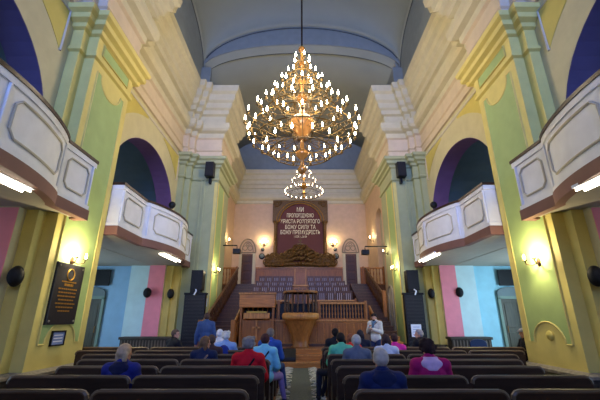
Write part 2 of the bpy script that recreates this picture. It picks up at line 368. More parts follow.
# ------------------------------------------------------------------ balconies
def balcony(s, ya, yb, ba, bb, label):
    XE = 4.92; sag = .5
    cy, hw = (ba+bb)/2, (bb-ba)/2; rr = (hw*hw+sag*sag)/(2*sag)
    def bow(y):
        if y <= ba or y >= bb: return XE
        t = (y-ba)/(bb-ba); return XE-sag*math.sin(PI*t)**.75
    n = 36; front = [(XE, ya)]+[(bow(ba+(bb-ba)*k/n), ba+(bb-ba)*k/n) for k in range(n+1)]+[(XE, yb)]
    t = thing('balcony', label, 'balcony', (sx(s, 5.3), (ya+yb)/2, 3.65), 0, 'white bowed balconies in the side arches')
    ox, oy, oz = t.location
    xin_a = 5.72 if ya > 8.9 or ya < 2 else 5.2; xin_b = 5.2
    def P(x, y, z): return (sx(s, x)-ox, y-oy, z-oz)
    def ring(o, z0, z1, name, m, th, bev=0, ends=True):
        path = [(xin_a, ya)]+front+[(xin_b, yb)]
        V = [Vector(p) for p in path]; nor = [Vector((-(b-a).y, (b-a).x)).normalized() for a, b in zip(V, V[1:])]
        offs = []
        for i in range(len(V)):
            if i == 0: v = nor[0]
            elif i == len(V)-1: v = nor[-1]
            else: q = nor[i-1]+nor[i]; v = q/max(.3, q.dot(nor[i-1]))
            offs.append(v)
        # outward is toward smaller x on the long run
        mb = MB(); rows = []
        for d, z in ((o, z0), (o, z1), (o-th, z1), (o-th, z0)):
            rows.append([mb.bm.verts.new(P(v.x+w.x*d, v.y+w.y*d, z)) for v, w in zip(V, offs)])
        for a, b in zip(rows, rows[1:]+rows[:1]):
            for i in range(len(V)-1): mb.bm.faces.new((a[i], a[i+1], b[i+1], b[i]))
        for e in (0, -1): mb.bm.faces.new([r_[e] for r_ in rows])
        return mb.build(name, m, t)
    ring(.0, 3.8, 5.0, 'parapet', 'white', .12)
    ring(.05, 5.0, 5.07, 'handrail', 'rail', .22)
    ring(.03, 4.88, 5.0, 'cornice_moulding', 'white', .05)
    ring(.03, 3.85, 3.95, 'base_moulding', 'white', .05)
    ring(.05, 3.62, 3.85, 'fascia', 'fascia', .16)
    sl = MB(); sl.poly([P(x, y, 3.66) for x, y in [(6.36 if ya > 8.9 or ya < 2 else 6.36, max(ya, 1.27) if ya < 2 else 9.33)]+[(5.72, 9.33 if ya > 8.9 else 1.27)]+[(5.72, ya+.05)]+[(x+.06, min(max(y, ya+.05), yb-.05)) for x, y in front]+[(5.19, yb-.05), (5.19, min(yb, 7.07) if ya < 8 else 15.04), (5.69, 6.84 if ya < 8 else 14.84), (5.69, 6.63 if ya < 8 else 14.68), (6.36, 6.63 if ya < 8 else 14.68)]], (0, 0, .15)); sl.build('floor_slab', 'soffit', t)
    # raised octagonal frames and strips on the parapet
    def onf(y, z, o=.012): 
        return P(bow(y)-o, y, z)
    def frame(y0, y1, z0, z1, c=.12, r=.022):
        pts = [(y0+c, z0), (y1-c, z0), (y1, z0+c), (y1, z1-c), (y1-c, z1), (y0+c, z1), (y0, z1-c), (y0, z0+c), (y0+c, z0)]
        fine = []
        for (a, b), (c_, d) in zip(pts, pts[1:]):
            k = max(1, int(abs(c_-a)/.12)); fine += [(a+(c_-a)*j/k, b+(d-b)*j/k) for j in range(k)]
        fine.append(pts[-1]); mb = MB(); mb.tube([onf(y, z, .014) for y, z in fine], r, 6); return mb.build('panel_frame', 'moulding', t)
    frame(ya+.22, ba-.18, 4.1, 4.75, .1); frame(bb+.16, yb-.18, 4.1, 4.75, .1)
    m_ = (ba+bb)/2
    frame(ba+.32, m_-.18, 4.1, 4.75); frame(m_+.18, bb-.32, 4.1, 4.75)
    for y in (ba+.12, m_, bb-.12, ya+.06, yb-.06):
        mb = MB(); mb.tube([onf(y, 3.95, .01), onf(y, 4.88, .01)], .03, 6); mb.build('pilaster_strip', 'white', t)
    # frame on the return
    return t
balcony(-1, 8.93, 15.22, 10.4, 14.25, 'white bowed balcony in the left arch next to the chancel')
balcony(1, 8.93, 15.22, 10.4, 14.25, 'white bowed balcony in the right arch next to the chancel')
balcony(-1, 1.0, 7.52, 2.3, 6.45, 'large nearest white balcony at the left edge, above the pink wall')
balcony(1, 1.0, 7.52, 2.3, 6.45, 'large nearest white balcony at the right edge, above the pink wall')
def fluor(x, y0, y1, label):
    t = thing('fluorescent_light', label, 'lamp', (x, (y0+y1)/2, 3.66)); L = (y1-y0)/2
    MB().box(-.13, -L, -.05, .13, L, 0).build('housing', 'white', t)
    for d in (-.07, .07):
        mb = MB(); mb.tube([(d, -L+.02, -.08), (d, L-.02, -.08)], .022, 8); mb.build('light_tube', 'tube', t)
fluor(sx(-1, 4.72), 11.6, 13.3, 'glowing tube light under the left far balcony')
fluor(sx(1, 4.5), 11.6, 13.3, 'glowing tube light under the right far balcony')
fluor(sx(-1, 4.72), 3.9, 5.55, 'glowing tube light under the left near balcony at the picture edge')
fluor(sx(1, 4.6), 3.9, 5.5, 'glowing tube light under the right near balcony at the picture edge')
for s in (-1, 1):
    t = thing('loudspeaker', 'small black round speaker on the rail of the %s far balcony' % ('left' if s < 0 else 'right'), 'speaker', (sx(s, 4.45), 11.3, 5.07))
    mb = MB(); mb.ell((0, 0, .13), (.12, .1, .12)); mb.build('shell', 'black', t, smooth=True); MB().lathe([(.05, 0), (.05, .02), (.02, .03)]).build('foot', 'black', t)

# ------------------------------------------------------------------ pews
def pew(x0, x1, Y, label, grp='dark wooden pews'):
    L = x1-x0
    t = thing('pew', label, 'pew', ((x0+x1)/2, Y, 0), 0, grp); h = L/2-.01
    c = .07
    prof = [(-h, .1), (h, .1), (h, .87-c)]+[(h-c+c*math.cos(a), .87-c+c*math.sin(a)) for a in (PI/6, PI/3, PI/2)]+[(-h+c-c*math.sin(a), .87-c+c*math.cos(a)) for a in (0, PI/6, PI/3, PI/2)]
    mb = MB(); mb.poly([(x, 0, z) for x, z in prof], (0, .035, 0)); mb.build('backrest', 'pew', t)
    mb = MB(); mb.tube([(x, .018, z+.003) for x, z in prof[2:]], .026, 6); mb.build('top_rail', 'pew_cap', t)
    MB().box(-h+.03, .035, .42, h-.03, .42, .46).build('seat', 'pew', t, .008)
    for sg in (-1, 1):
        mb = MB(); mb.poly([(sg*(h-.035), y, z) for y, z in ((.035, 0), (.4, 0), (.38, .42), (.2, .47), (.1, .62), (.035, .66))], (sg*.03, 0, 0)); mb.build('end_panel', 'pew', t)
    return t
ROWS = [3.79+.88*k for k in range(7)]
ordn = ['nearest', 'second', 'third', 'fourth', 'fifth', 'sixth', 'front-most']
for k, Y in enumerate(ROWS):
    for s, sn in ((-1, 'left'), (1, 'right')):
        seg = [(.5, 2.02, 'inner'), (2.05, 3.52, 'outer')]
        if k >= 5: seg = [(.5, 2.02, 'inner'), (2.05, 3.6, 'middle'), (3.63, 4.85 if k < 6 else 5.4, 'outermost')]
        if k == 4: seg[1] = (2.05, 4.2, 'outer')
        if k == 3: seg[1] = (2.05, 3.75, 'outer')
        for a, b, w in seg:
            x0, x1 = sorted((s*a+(.02 if s > 0 else 0), s*b))
            if k == 0 and w == 'outer': x0, x1 = sorted((s*a, s*3.6))
            pew(x0, x1, Y, 'dark wooden pew, %s section on the %s side, %s row from the camera' % (w, sn, ordn[k]))

# carpet runner and its fringe
tag(MB().box(-.46, 1.5, .0, .5, 12.5, .012).build('carpet_runner', 'carpet'), 'grey-green carpet runner lying in the centre aisle', 'carpet')
mb = MB()
for e, x in ((-1, -.44), (1, .48)):
    for k in range(44):
        y = 2+k*.24+random.uniform(-.03, .03)
        pts = [(x+e*.04, y, .03), (x-e*.04, y+random.uniform(-.06, .06), .05), (x-e*.13, y+random.uniform(-.12, .12), .03), (x-e*.22, y+random.uniform(-.2, .2), .02)]
        mb.tube(pts, [.02, .018, .016, .008], 5)
o = mb.build('carpet_tassels', 'tassel'); tag(o, 'cream twisted tassels along the aisle carpet edges', 'fringe', kind='stuff')

# ------------------------------------------------------------------ side benches / radiator covers, aisle doors, screens
def bench_box(x0, x1, label):
    t = thing('wooden_counter', label, 'counter', ((x0+x1)/2, 13.8, 0)); h = (x1-x0)/2
    MB().box(-h+.05, 0, 0, h-.05, .4, .8).build('body', 'stone' if 0 else 'plinth_dark', t)
    MB().box(-h, -.05, .8, h, .45, .89).build('top', 'plinth_dark', t, .01)
    n = int(h*2/.12)
    for k in range(n):
        x = -h+.12+k*(2*h-.24)/(n-1); MB().box(x-.02, -.025, .04, x+.02, 0, .78).build('slat', 'slat', t)
bench_box(-6.67, -4.75, 'low slatted wooden counter with dark top before the left pink and pale wall')
bench_box(5.53, 7.08, 'low slatted wooden counter with dark top before the right pink wall')
def aisle_door(i, x0, x1, side):
    Y = 15.0; t = empty('door_%d' % i, ((x0+x1)/2, Y, 0)); struct(t); h = (x1-x0)/2
    MB().box(-h+.1, -.05, 0, h-.1, -.01, 2.3).build('door_leaf', 'door_olive', t)
    for z0, z1 in ((.2, 1.0), (1.2, 2.15)):
        for a, b in ((-h+.22, -.06), (.06, h-.22)): MB().box(a, -.07, z0, b, -.045, z1).build('door_panel', 'door_olive', t, .01)
    mb = MB(); mb.box(-h, -.1, 0, -h+.1, 0, 2.35); mb.box(h-.1, -.1, 0, h, 0, 2.35); mb.box(-h, -.1, 2.3, h, 0, 2.42); mb.build('door_frame', 'door_frame', t)
    mb = MB(); pts = [(-h, 2.42), (h, 2.42)]+[(h*math.cos(PI*k/10), 2.55+.24*math.sin(PI*k/10)) for k in range(11)]
    mb.poly([(x, -.12, z) for x, z in pts], (0, .1, 0)); mb.build('arched_hood', 'teal', t)
    mb = MB(); mb.tube([(h-.2 if side < 0 else -h+.2, -.1, 1.0), (h-.2 if side < 0 else -h+.2, -.1, 1.25)], .015, 6); mb.build('door_handle', 'brass', t)
aisle_door(1, -9.45, -8.05, -1); aisle_door(2, 8.15, 9.5, 1)
for x, l in ((-8.5, 'black flat screen on the left cyan wall above the door'), (8.85, 'black flat screen on the right cyan wall above the door')):
    t = thing('television', l, 'television', (x, 14.9, 2.83))
    MB().box(-.55, -.04, 0, .55, .02, .66).build('casing', 'black', t, .01); MB().box(-.52, -.045, .03, .52, -.04, .63).build('screen', 'screen', t)
    MB().box(-.1, .02, .2, .1, .1, .45).build('wall_mount', 'black', t)
def round_speaker(loc, rz, label, r=.16, h=.2):
    t = thing('wall_speaker', label, 'speaker', loc, rz)     # faces -Y locally, wall at +Y
    mb = MB(); mb.ell((0, -.12, 0), (r, .13, h)); mb.build('shell', 'black', t, smooth=True)
    mb = MB(); mb.ell((0, -.15, 0), (r*.85, .12, h*.85)); mb.build('grille', 'grille', t, smooth=True)
    MB().box(-.035, -.05, -.05, .035, .0, .05).build('bracket', 'black', t)
round_speaker((-6.15, 14.63, 2.52), 0, 'round black wall speaker on the left pink strip edge')
round_speaker((-5.28, 14.84, 2.5), 0, 'oval black wall speaker on the left yellow pier, by the tall black board', .14, .2)
round_speaker((5.42, 15.0, 2.52), 0, 'oval black wall speaker on the right yellow pier, by the tall black board', .14, .2)
round_speaker((6.5, 14.8, 2.55), 0, 'round black wall speaker between the right pink strip and pale wall')
round_speaker((-5.34, 6.83, 2.3), R(-15), 'large oval black speaker on the left near pier beside the memorial', .13, .2)
round_speaker((5.54, 6.8, 2.3), R(15), 'large oval black speaker at the right near pier', .13, .2)
for x, sgn, l in ((-4.2, -1, 'left'), (4.72, 1, 'right')):
    t = thing('loudspeaker', 'black box loudspeaker hung high on the %s chancel pier' % l, 'speaker', (x, 15.28, 7.75))
    MB().box(-.2, -.45, 0, .2, -.12, .72).build('cabinet', 'black', t, .015); MB().box(-.17, -.46, .03, .17, -.45, .69).build('grille', 'grille', t)
    MB().box(-.05, -.2, -.25, .05, .0, .05).build('bracket', 'black', t)
for x, x2, l, bw in ((-4.22, -4.25, 'left', .42), (4.62, 4.6, 'right', .38)):
    t = thing('loudspeaker', 'black box loudspeaker on top of the tall board by the %s pier' % l, 'speaker', (x, 14.75, 2.63))
    MB().box(-.24, -.2, 0, .24, .2, .8).build('cabinet', 'black', t, .015); MB().box(-.21, -.21, .03, .21, -.2, .77).build('grille', 'grille', t)
    mb = MB(); mb.tube([(0, -.2, .02), (.05, -.3, -.05), (-.02, -.32, -.2)], .03, 6); mb.build('cable', 'paper', t)
    t = thing('hymn_board', 'tall dark slatted board standing beside the %s chancel pier' % l, 'board', (x2, 14.75, 0))
    MB().box(-bw, -.12, 0, bw, .12, 2.45).build('panel', 'dark', t, .01)
    MB().box(-bw-.03, -.15, 2.45, bw+.03, .15, 2.53).build('top_shelf', 'black', t, .01)
    MB().box(-.2, -.2, 2.53, .2, .2, 2.63).build('speaker_rest', 'black', t)
    for k in range(14): MB().box(-bw+.06, -.135, .5+k*.135, bw-.06, -.12, .56+k*.135).build('slat', 'granite', t)
t = thing('notice_sheet', 'white paper notice on the right dark board', 'notice', (4.55, 14.55, .86))
MB().box(-.2, -.006, 0, .2, .006, .46).build('sheet', 'paper', t)
for k in range(4): MB().box(-.13, -.012, .08+k*.09, .13, -.006, .1+k*.09).build('printed_line', 'paper_blue', t)
t = thing('notice_sheet', 'small white paper notice on the left chancel pier beside the stairs', 'notice', (-3.98, 15.26, 2.0))
MB().box(-.08, -.006, 0, .08, .006, .34).build('sheet', 'paper', t)
for k in range(3): MB().box(-.05, -.012, .07+k*.09, .05, -.006, .1+k*.09).build('printed_line', 'paper_blue', t)
t = thing('plastic_chair', 'dark blue rounded chair before the right slatted counter', 'chair', (6.2, 13.3, 0))
MB().box(-.22, -.2, .42, .22, .2, .46).build('seat', 'blue_plastic', t, .02)
mb = MB(); mb.poly([(x, -.22, z) for x, z in [(-.3, .48), (.3, .48)]+[(.3*math.cos(PI*k/10), .72+.14*math.sin(PI*k/10)) for k in range(11)]], (0, .05, 0)); mb.build('backrest', 'blue_plastic', t, .02)
for a in (-1, 1):
    for b in (-1, 1): mb = MB(); mb.tube([(a*.18, b*.16, .43), (a*.22, b*.2, 0)], .015, 6); mb.build('leg', 'black', t)

# ------------------------------------------------------------------ memorial plaque, notice frame, relief, sconces
t = thing('memorial_plaque', 'black stone memorial plaque with gold inscription on the left near pier', 'plaque', (-5.1, 7.8, 1.42), R(90))
MB().box(-.47, -.06, 0, .47, 0, 1.26).build('slab', 'granite', t, .01)
mb = MB(); mb.torus((0, -.065, 1.03), .12, .014, 20, 6, 'Y'); mb.build('gold_emblem', 'gold', t)
wds = [.5, .3, .62, .58, .6, .5, .64, .56, .4]
for k, w in enumerate(wds):
    z = .86-k*.075; x = -w/2
    mb = MB(); 
    while x < w/2-.02:
        l = random.uniform(.04, .1); l = min(l, w/2-x); mb.box(x, -.066, z, x+l, -.06, z+(.05 if k == 1 else .028)); x += l+.018
    mb.build('inscription_line', 'gold', t)
for a in (-.4, .4):
    for z in (.07, 1.19): mb = MB(); mb.ell((a, -.065, z), (.025, .012, .025)); mb.build('screw_cap', 'stone', t)
t = thing('framed_notice', 'small framed blue notice under the memorial plaque', 'picture', (-5.1, 7.87, 1.0), R(90))
mb = MB(); 
for a in ((-.22, 0, .22, .03), (-.22, .27, .22, .3), (-.22, 0, -.19, .3), (.19, 0, .22, .3)): mb.box(a[0], -.035, a[1], a[2], 0, a[3])
mb.build('frame', 'dark', t); MB().box(-.19, -.02, .03, .19, -.005, .27).build('sheet', 'paper_blue', t)
for k in range(3): MB().box(-.14, -.024, .08+k*.06, .14, -.02, .1+k*.06).build('printed_line', 'paper', t)
t = thing('relief_rosette', 'small round plaster rosette low on the right near pier', 'ornament', (5.29, 7.9, 1.2), R(-90))
mb = MB(); mb.lathe([(.1, 0), (.1, .02), (.07, .035), (.03, .05), (.0, .055)]); 
o = mb.build('disc', 'yellow_deep', t, smooth=True); o.rotation_euler = (R(90), 0, 0)

def sconce(loc, rz, label, power, arms=2, sc=1., r=.06):
    t = thing('wall_sconce', label, 'lamp', loc, rz)     # wall at +Y
    mb = MB(); mb.ell((0, -.02, 0), (.06*sc, .025, .1*sc)); mb.build('backplate', 'bronze', t, smooth=True)
    offs = [0] if arms == 1 else [-.16*sc, .16*sc]
    for d in offs:
        mb = MB(); mb.tube([(0, -.03, 0), (d*.5, -.12, -.06*sc), (d, -.2, -.02), (d, -.22, .05*sc)], .012*sc, 6); a = mb.build('arm', 'bronze', t)
        mb = MB(); mb.lathe([(.01, .04*sc), (.05*sc, .06*sc), (.045*sc, .075*sc)], (d, -.22, 0)); mb.build('drip_pan', 'bronze', t)
        mb = MB(); mb.lathe([(.02*sc, .07*sc), (.026*sc, .12*sc), (.022*sc, .16*sc), (.005, .2*sc)], (d, -.22, 0), 10); mb.build('bulb', 'shade', t, smooth=True)
    v = Matrix.Rotation(rz, 3, 'Z') @ Vector((0, -.3, .17*sc))
    lamp('POINT', 'sconce_light', Vector(loc)+v, power, (1, .84, .5), r)
sconce((-5.1, 7.8, 2.75), R(90), 'two-armed bronze wall lamp above the memorial plaque', 85)
sconce((5.3, 7.75, 2.72), R(-90), 'two-armed bronze wall lamp on the right near pier', 85)
sconce((-3.85, 15.75, 3.5), R(90), 'bright wall lamp on the left chancel pier', 45, 2, .9)
sconce((4.35, 15.75, 3.6), R(-90), 'lower bright wall lamp on the right chancel pier', 45, 2, .9)
sconce((4.35, 17.2, 4.6), R(-90), 'upper small wall lamp on the right chancel pier', 14, 1, .9)
sconce((-CW, 23.2, 6.4), R(90), 'glowing wall lamp on the left chancel side wall', 32, 1, 1.5)
sconce((CW, 23.4, 6.6), R(-90), 'glowing wall lamp on the right chancel side wall', 32, 1, 1.5)
sconce((-2.67, CB, 6.7), 0, 'glowing wall lamp left of the maroon altar panel', 45, 2, 1.5)
sconce((2.45, CB, 6.7), 0, 'glowing wall lamp right of the maroon altar panel', 45, 2, 1.5)

# ------------------------------------------------------------------ chancel: panel with the inscription
t = thing('altar_panel', 'tall maroon panel with gold Cyrillic lettering in a carved wooden arch frame', 'altarpiece', (0.02, CB-.02, 5.06)); t.scale = (1.04, 1, 1.0)
MB().box(-1.65, -.12, .1, 1.65, 0, 4.9).build('backing', 'maroon', t)
fr = MB()
arcp = [(1.5*math.cos(PI*k/24), 3.35+1.45*math.sin(PI*k/24)) for k in range(25)]
for sg in (-1, 1):
    q = [(sg*2.0, 3.35), (sg*1.5, 3.35)]+[(sg*1.5*math.cos(PI/2*k/12), 3.35+1.45*math.sin(PI/2*k/12)) for k in range(13)]+[(0, 5.05), (sg*2.0, 5.05)]
    mb = MB(); mb.poly([(x, -.2, z) for x, z in q], (0, .2, 0)); mb.build('spandrel', 'carved', t)
    mb = MB(); mb.lathe([(.2,0),(.2,.12),(.14,.2),(.13,1.2),(.16,1.25),(.13,1.3),(.12,2.5),(.15,2.6),(.2,2.7),(.22,2.78)], (sg*1.76, -.22, .6), 12); mb.build('column', 'carved', t, smooth=True)
    MB().box(sg*1.76-.26, -.46, .3, sg*1.76+.26, 0, .62).build('column_base', 'carved', t, .02)
    # scroll ornament in the corner
    mb = MB(); mb.torus((sg*1.72, -.24, 4.72), .17, .05, 16, 6, 'Y'); mb.torus((sg*1.45, -.24, 4.85), .1, .04, 16, 6, 'Y'); mb.build('corner_scroll', 'carved', t)
mb = MB(); mb.tube([(x, -.23, z) for x, z in arcp], .035, 6); mb.build('arch_moulding', 'gold', t)
mb = MB(); mb.tube([(x*1.14, -.23, 3.35+(z-3.35)*1.12) for x, z in arcp], .025, 6); mb.build('outer_arch_moulding', 'gold', t)
mb = MB()     # carved foliage base: mounds and scrolls
random.seed(3)
for k in range(46):
    x = -2.35+4.7*k/45; hgt = .75+.8*math.exp(-(x/.9)**2)+.15*math.sin(k*2.1)
    for j in range(4): mb.ell((x, -.3-random.uniform(0, .12), .05+hgt*(j+.4)/4), (.12, .1, .12+.04*random.random()), 8, 6)
mb.build('carved_base', 'carved', t, smooth=True)
for sg in (-1, 1):
    for (x, z, r_) in ((2.3, .3, .24), (1.85, .7, .26), (1.3, .45, .24), (.75, .9, .28), (.3, 1.35, .2)):
        mb = MB(); mb.torus((sg*x, -.46, z), r_, .045, 18, 6, 'Y'); mb.build('scroll', 'carved', t)
mb = MB(); mb.box(-.04, -.36, .95, .04, -.28, 2.05); mb.box(-.22, -.36, 1.6, .22, -.28, 1.68); mb.box(-.12, -.36, 1.85, .12, -.28, 1.91); mb.build('cross', 'carved', t)
mb = MB(); mb.ell((0, -.28, 1.15), (.35, .06, .3)); mb.tube([(-1.2, -.25, .95), (-.6, -.25, 1.3), (0, -.25, 1.1), (.6, -.25, 1.3), (1.2, -.25, .95)], .045, 6); mb.build('garland', 'carved', t, smooth=True)
for body, z, sz in (('МИ', 4.17, .46), ('ПРОПОВІДУЄМО', 3.72, .40), ('ХРИСТА РОЗП\'ЯТОГО', 3.26, .40), ('БОЖУ СИЛУ ТА', 2.82, .40), ('БОЖУ ПРЕМУДРІСТЬ', 2.42, .40), ('1 КОР. 1, 23-24', 2.16, .2)):
    o = text_mesh(body, sz, (0, -.13, z), (R(90), 0, 0), 'letter', 'inscription', t, .012)
    w = o.dimensions.x if o.dimensions.x else 1
    bb = [v.co.x for v in o.data.vertices]; w = max(bb)-min(bb) if bb else 1
    tw = {'МИ': .5, 'ПРОПОВІДУЄМО': 1.95, 'ХРИСТА РОЗП\'ЯТОГО': 2.85, 'БОЖУ СИЛУ ТА': 2.2, 'БОЖУ ПРЕМУДРІСТЬ': 2.85, '1 КОР. 1, 23-24': .9}[body]
    o.scale = (tw/w, 1.05, 1)

# back doors with ornamented fanlights, wainscot
for i, (x, l) in enumerate(((-3.86, 'left'), (3.72, 'right'))):
    t = empty('door_%d' % (i+3), (x, CB, 3.4)); struct(t)
    MB().box(-.4, -.06, 0, .4, -.0, 2.6).build('door_leaf', 'oak_dark', t)
    for k in range(4): MB().box(-.28, -.085, .15+k*.62, .28, -.055, .62+k*.62).build('door_panel', 'walnut', t, .02)
    mb = MB(); mb.box(-.6, -.1, 0, -.4, 0, 2.65); mb.box(.4, -.1, 0, .6, 0, 2.65); mb.build('door_frame', 'cream_white', t)
    mb = MB(); mb.torus((0, -.05, 2.75), .01, .01, 4, 4, 'Y')
    pts = [(.6*math.cos(PI*k/16), -.06, 2.72+1.02*math.sin(PI*k/16)) for k in range(17)]; mb.tube(pts, .045, 6)
    mb.tube([(.42*math.cos(PI*k/16), -.06, 2.72+.8*math.sin(PI*k/16)) for k in range(17)], .03, 6)
    mb.tube([(-.6, -.06, 2.72), (.6, -.06, 2.72)], .04, 6)
    mb.torus((-.19, -.06, 3.05), .17, .025, 16, 6, 'Y'); mb.torus((.19, -.06, 3.05), .17, .025, 16, 6, 'Y'); mb.torus((0, -.06, 3.32), .1, .02, 16, 6, 'Y')
    mb.build('fanlight_tracery', 'moulding_grey', t)
def panelling(x0, x1, label):
    t = thing('wall_panelling', label, 'panelling', ((x0+x1)/2, CB, 3.4)); h = (x1-x0)/2
    MB().box(-h, -.1, 0, h, 0, 1.55).build('board', 'oak', t); MB().box(-h, -.16, 1.55, h, 0, 1.64).build('cap', 'oak_light', t)
    n = max(2, int(2*h/.55))
    for k in range(n):
        a = -h+.06+k*(2*h-.06)/n; MB().box(a, -.13, .2, a+(2*h-.06)/n-.06, -.1, 1.4).build('raised_panel', 'oak_light' if 0 else 'oak', t, .025)
panelling(-3.2, 3.08, 'oak wall panelling between the two back doors')
panelling(-5.0, -4.5, 'narrow oak wall panelling left of the left back door'); panelling(4.36, 5.0, 'narrow oak wall panelling right of the right back door')
for x0, sg in ((-2.75, -1), (2.6, 1)):
    for (dx, z, r_, w) in ((0, 6.35, .13, 'upper small'), (sg*.05, 5.85, .22, 'middle large'), (-sg*.15+sg*.0+ (.3 if sg < 0 else -.3)*.3, 5.3, .15, 'lower small')):
        t = thing('round_wall_speaker', '%s dark round disc on the back wall, %s of the altar panel' % (w, 'left' if sg < 0 else 'right'), 'wall disc', (x0+dx+(.0), CB, z))
        mb = MB(); mb.lathe([(r_, 0), (r_, .06), (r_*.8, .1), (r_*.3, .12)]); o = mb.build('rim', 'black', t, smooth=True); o.rotation_euler = (R(90), 0, 0)
        mb = MB(); mb.lathe([(r_*.75, .1), (r_*.6, .13), (.01, .14)]); o = mb.build('cone', 'teal', t, smooth=True); o.rotation_euler = (R(90), 0, 0)
# projectors on brackets
for xw, xp, z, Y, l in ((-3.85, -3.15, 5.0, 17.3, 'left'), (4.35, 3.25, 4.95, 17.3, 'right')):
    t = thing('projector', 'black projector on a long wall bracket from the %s pier' % l, 'projector', (xp, Y, z-.3)); d = xw-xp
    MB().box(-.18, -.15, -.12, .18, .15, .12).build('body', 'black', t, .02)
    mb = MB(); mb.tube([(0, 0, .1), (0, 0, .3), (d, 0, .3)], .03, 8); mb.build('bracket', 'black', t)
    mb = MB(); mb.lathe([(.05, 0), (.06, .05)], (0, 0, 0)); o = mb.build('lens', 'screen', t); o.location = (-.05, -.15, 0); o.rotation_euler = (R(90), 0, 0)

# ------------------------------------------------------------------ stage, stairs, choir
t = thing('stage', 'low oak stage with three broad steps in front of the choir', 'stage', (0, 12.6, 0))
MB().box(-3.85, 0, 0, 4.3, 1.9, .17).build('step', 'oak_x', t, .01)
MB().box(-3.85, .5, .17, 4.3, 1.9, .34).build('step', 'oak_x', t, .01)
MB().box(-2.37, .85, .34, 2.82, 1.9, .52).build('platform', 'oak_x', t, .01)
for (y, z, a, b) in ((-.01, .155, -3.85, 4.3), (.49, .325, -3.85, 4.3), (.84, .505, -2.37, 2.82)): MB().box(a, y-.02, z-.02, b, y+.03, z+.02).build('nosing', 'oak_light', t)
# choir podium tiers
t = thing('choir_podium', 'stepped wooden choir podium rising behind the front screen', 'podium', (0, 14.6, 0))
TI = [(14.75, 16.9, 1.75), (16.9, 18.2, 2.1), (18.2, 19.5, 2.45), (19.5, 20.9, 2.85), (20.9, CB-14.6+14.4, 3.4)]
for a, b, z in TI: MB().box(-2.35, a-14.6, 0, 2.7, b-14.6, z).build('tier', 'oak_dark', t)
for s in (-1, 1): MB().box(-4.98 if s < 0 else 2.7, 20.9-14.6, 0, -2.35 if s < 0 else 4.98, 25.4-14.6, 3.4).build('landing', 'oak_dark', t)
# front screen
def front_screen(x0, x1, label):
    t = thing('wooden_screen', label, 'screen', ((x0+x1)/2, 14.5, .52)); h = (x1-x0)/2
    MB().box(-h, 0, 0, h, .1, .92).build('panel', 'oak_x', t); MB().box(-h, -.05, .9, h, .15, .97).build('ledge', 'oak_light', t, .01); MB().box(-h, -.04, 0, h, .02, .1).build('base_rail', 'oak_dark', t)
    n = int(2*h/.28)
    for k in range(n): a = -h+.03+k*2*h/n; MB().box(a, -.018, .14, a+2*h/n-.05, 0, .85).build('raised_board', 'oak', t, .012)
front_screen(-2.35, -.05, 'oak boarded front screen left of the pulpit'); front_screen(.05, 2.7, 'oak boarded front screen right of the pulpit')
def balustrade(x0, x1, Y, z, H, label, bal='oak', n=None, name='balustrade'):
    t = thing(name, label, 'balustrade', ((x0+x1)/2, Y, z)); h = (x1-x0)/2
    MB().box(-h, -.05, H-.07, h, .07, H).build('handrail', 'oak_light', t, .012); MB().box(-h, -.04, 0, h, .05, .05).build('bottom_rail', 'oak', t)
    n = n or int(2*h/.17); bm0 = None
    for k in range(n):
        x = -h+.06+k*(2*h-.12)/(n-1)
        if bm0 is None:
            mb = MB(); mb.lathe([(.03,.05),(.03,.1),(.018,.13),(.036,.22),(.02,H*.5),(.034,H*.62),(.018,H*.8),(.03,H-.1),(.03,H-.06)], (0, 0, 0), 8); bm0 = mb.build('baluster', bal, t, smooth=True); bm0.location.x = x
        else:
            c = bm0.copy(); C.objects.link(c); c.location.x = x; c.parent = t
    MB().box(-h-.05, -.06, 0, -h+.04, .07, H+.06).build('post', 'oak', t, .01); MB().box(h-.04, -.06, 0, h+.05, .07, H+.06).build('post', 'oak', t, .01)
    return t
balustrade(.75, 2.62, 14.56, 1.49, .66, 'turned oak balustrade on the screen right of the pulpit', n=16)
balustrade(-2.3, -.85, 14.56, 1.49, .66, 'turned oak balustrade on the screen left of the pulpit')
MB_ = MB().box(-2.3, 14.66, 1.5, 2.6, 14.7, 2.1); tag(MB_.build('dark_backing', 'black'), 'black sheet added to darken the openings behind the front balusters', 'backdrop')  # black sheet added so the gaps between balusters read dark
# pulpit
t = thing('pulpit', 'round oak pulpit bowl with turned rail in the centre of the stage', 'pulpit', (0.02, 13.8, .52))
mb = MB(); mb.lathe([(.3,0),(.32,.06),(.28,.1),(.3,.3),(.5,.8),(.58,.98),(.6,1.0)], (0,0,0), 24); mb.build('bowl', 'oak', t, smooth=True)
mb = MB(); mb.lathe([(.6,.98),(.68,1.0),(.7,1.1),(.67,1.2),(.6,1.22)], (0,0,0), 28); mb.build('rim', 'oak_light', t, smooth=True)
mb = MB(); mb.lathe([(.6,1.92),(.66,1.94),(.66,2.0),(.56,2.02),(.56,1.92)], (0,0,0), 28); mb.build('handrail', 'oak', t)
b0 = None
for k in range(18):
    a = 2*PI*k/18
    if b0 is None: mb = MB(); mb.lathe([(.028,1.2),(.018,1.28),(.034,1.4),(.018,1.6),(.03,1.75),(.02,1.93)], (0,0,0), 8); b0 = mb.build('baluster', 'oak_dark', t, smooth=True); c = b0
    else: c = b0.copy(); C.objects.link(c); c.parent = t
    c.location = (.6*math.cos(a), .6*math.sin(a), 0)
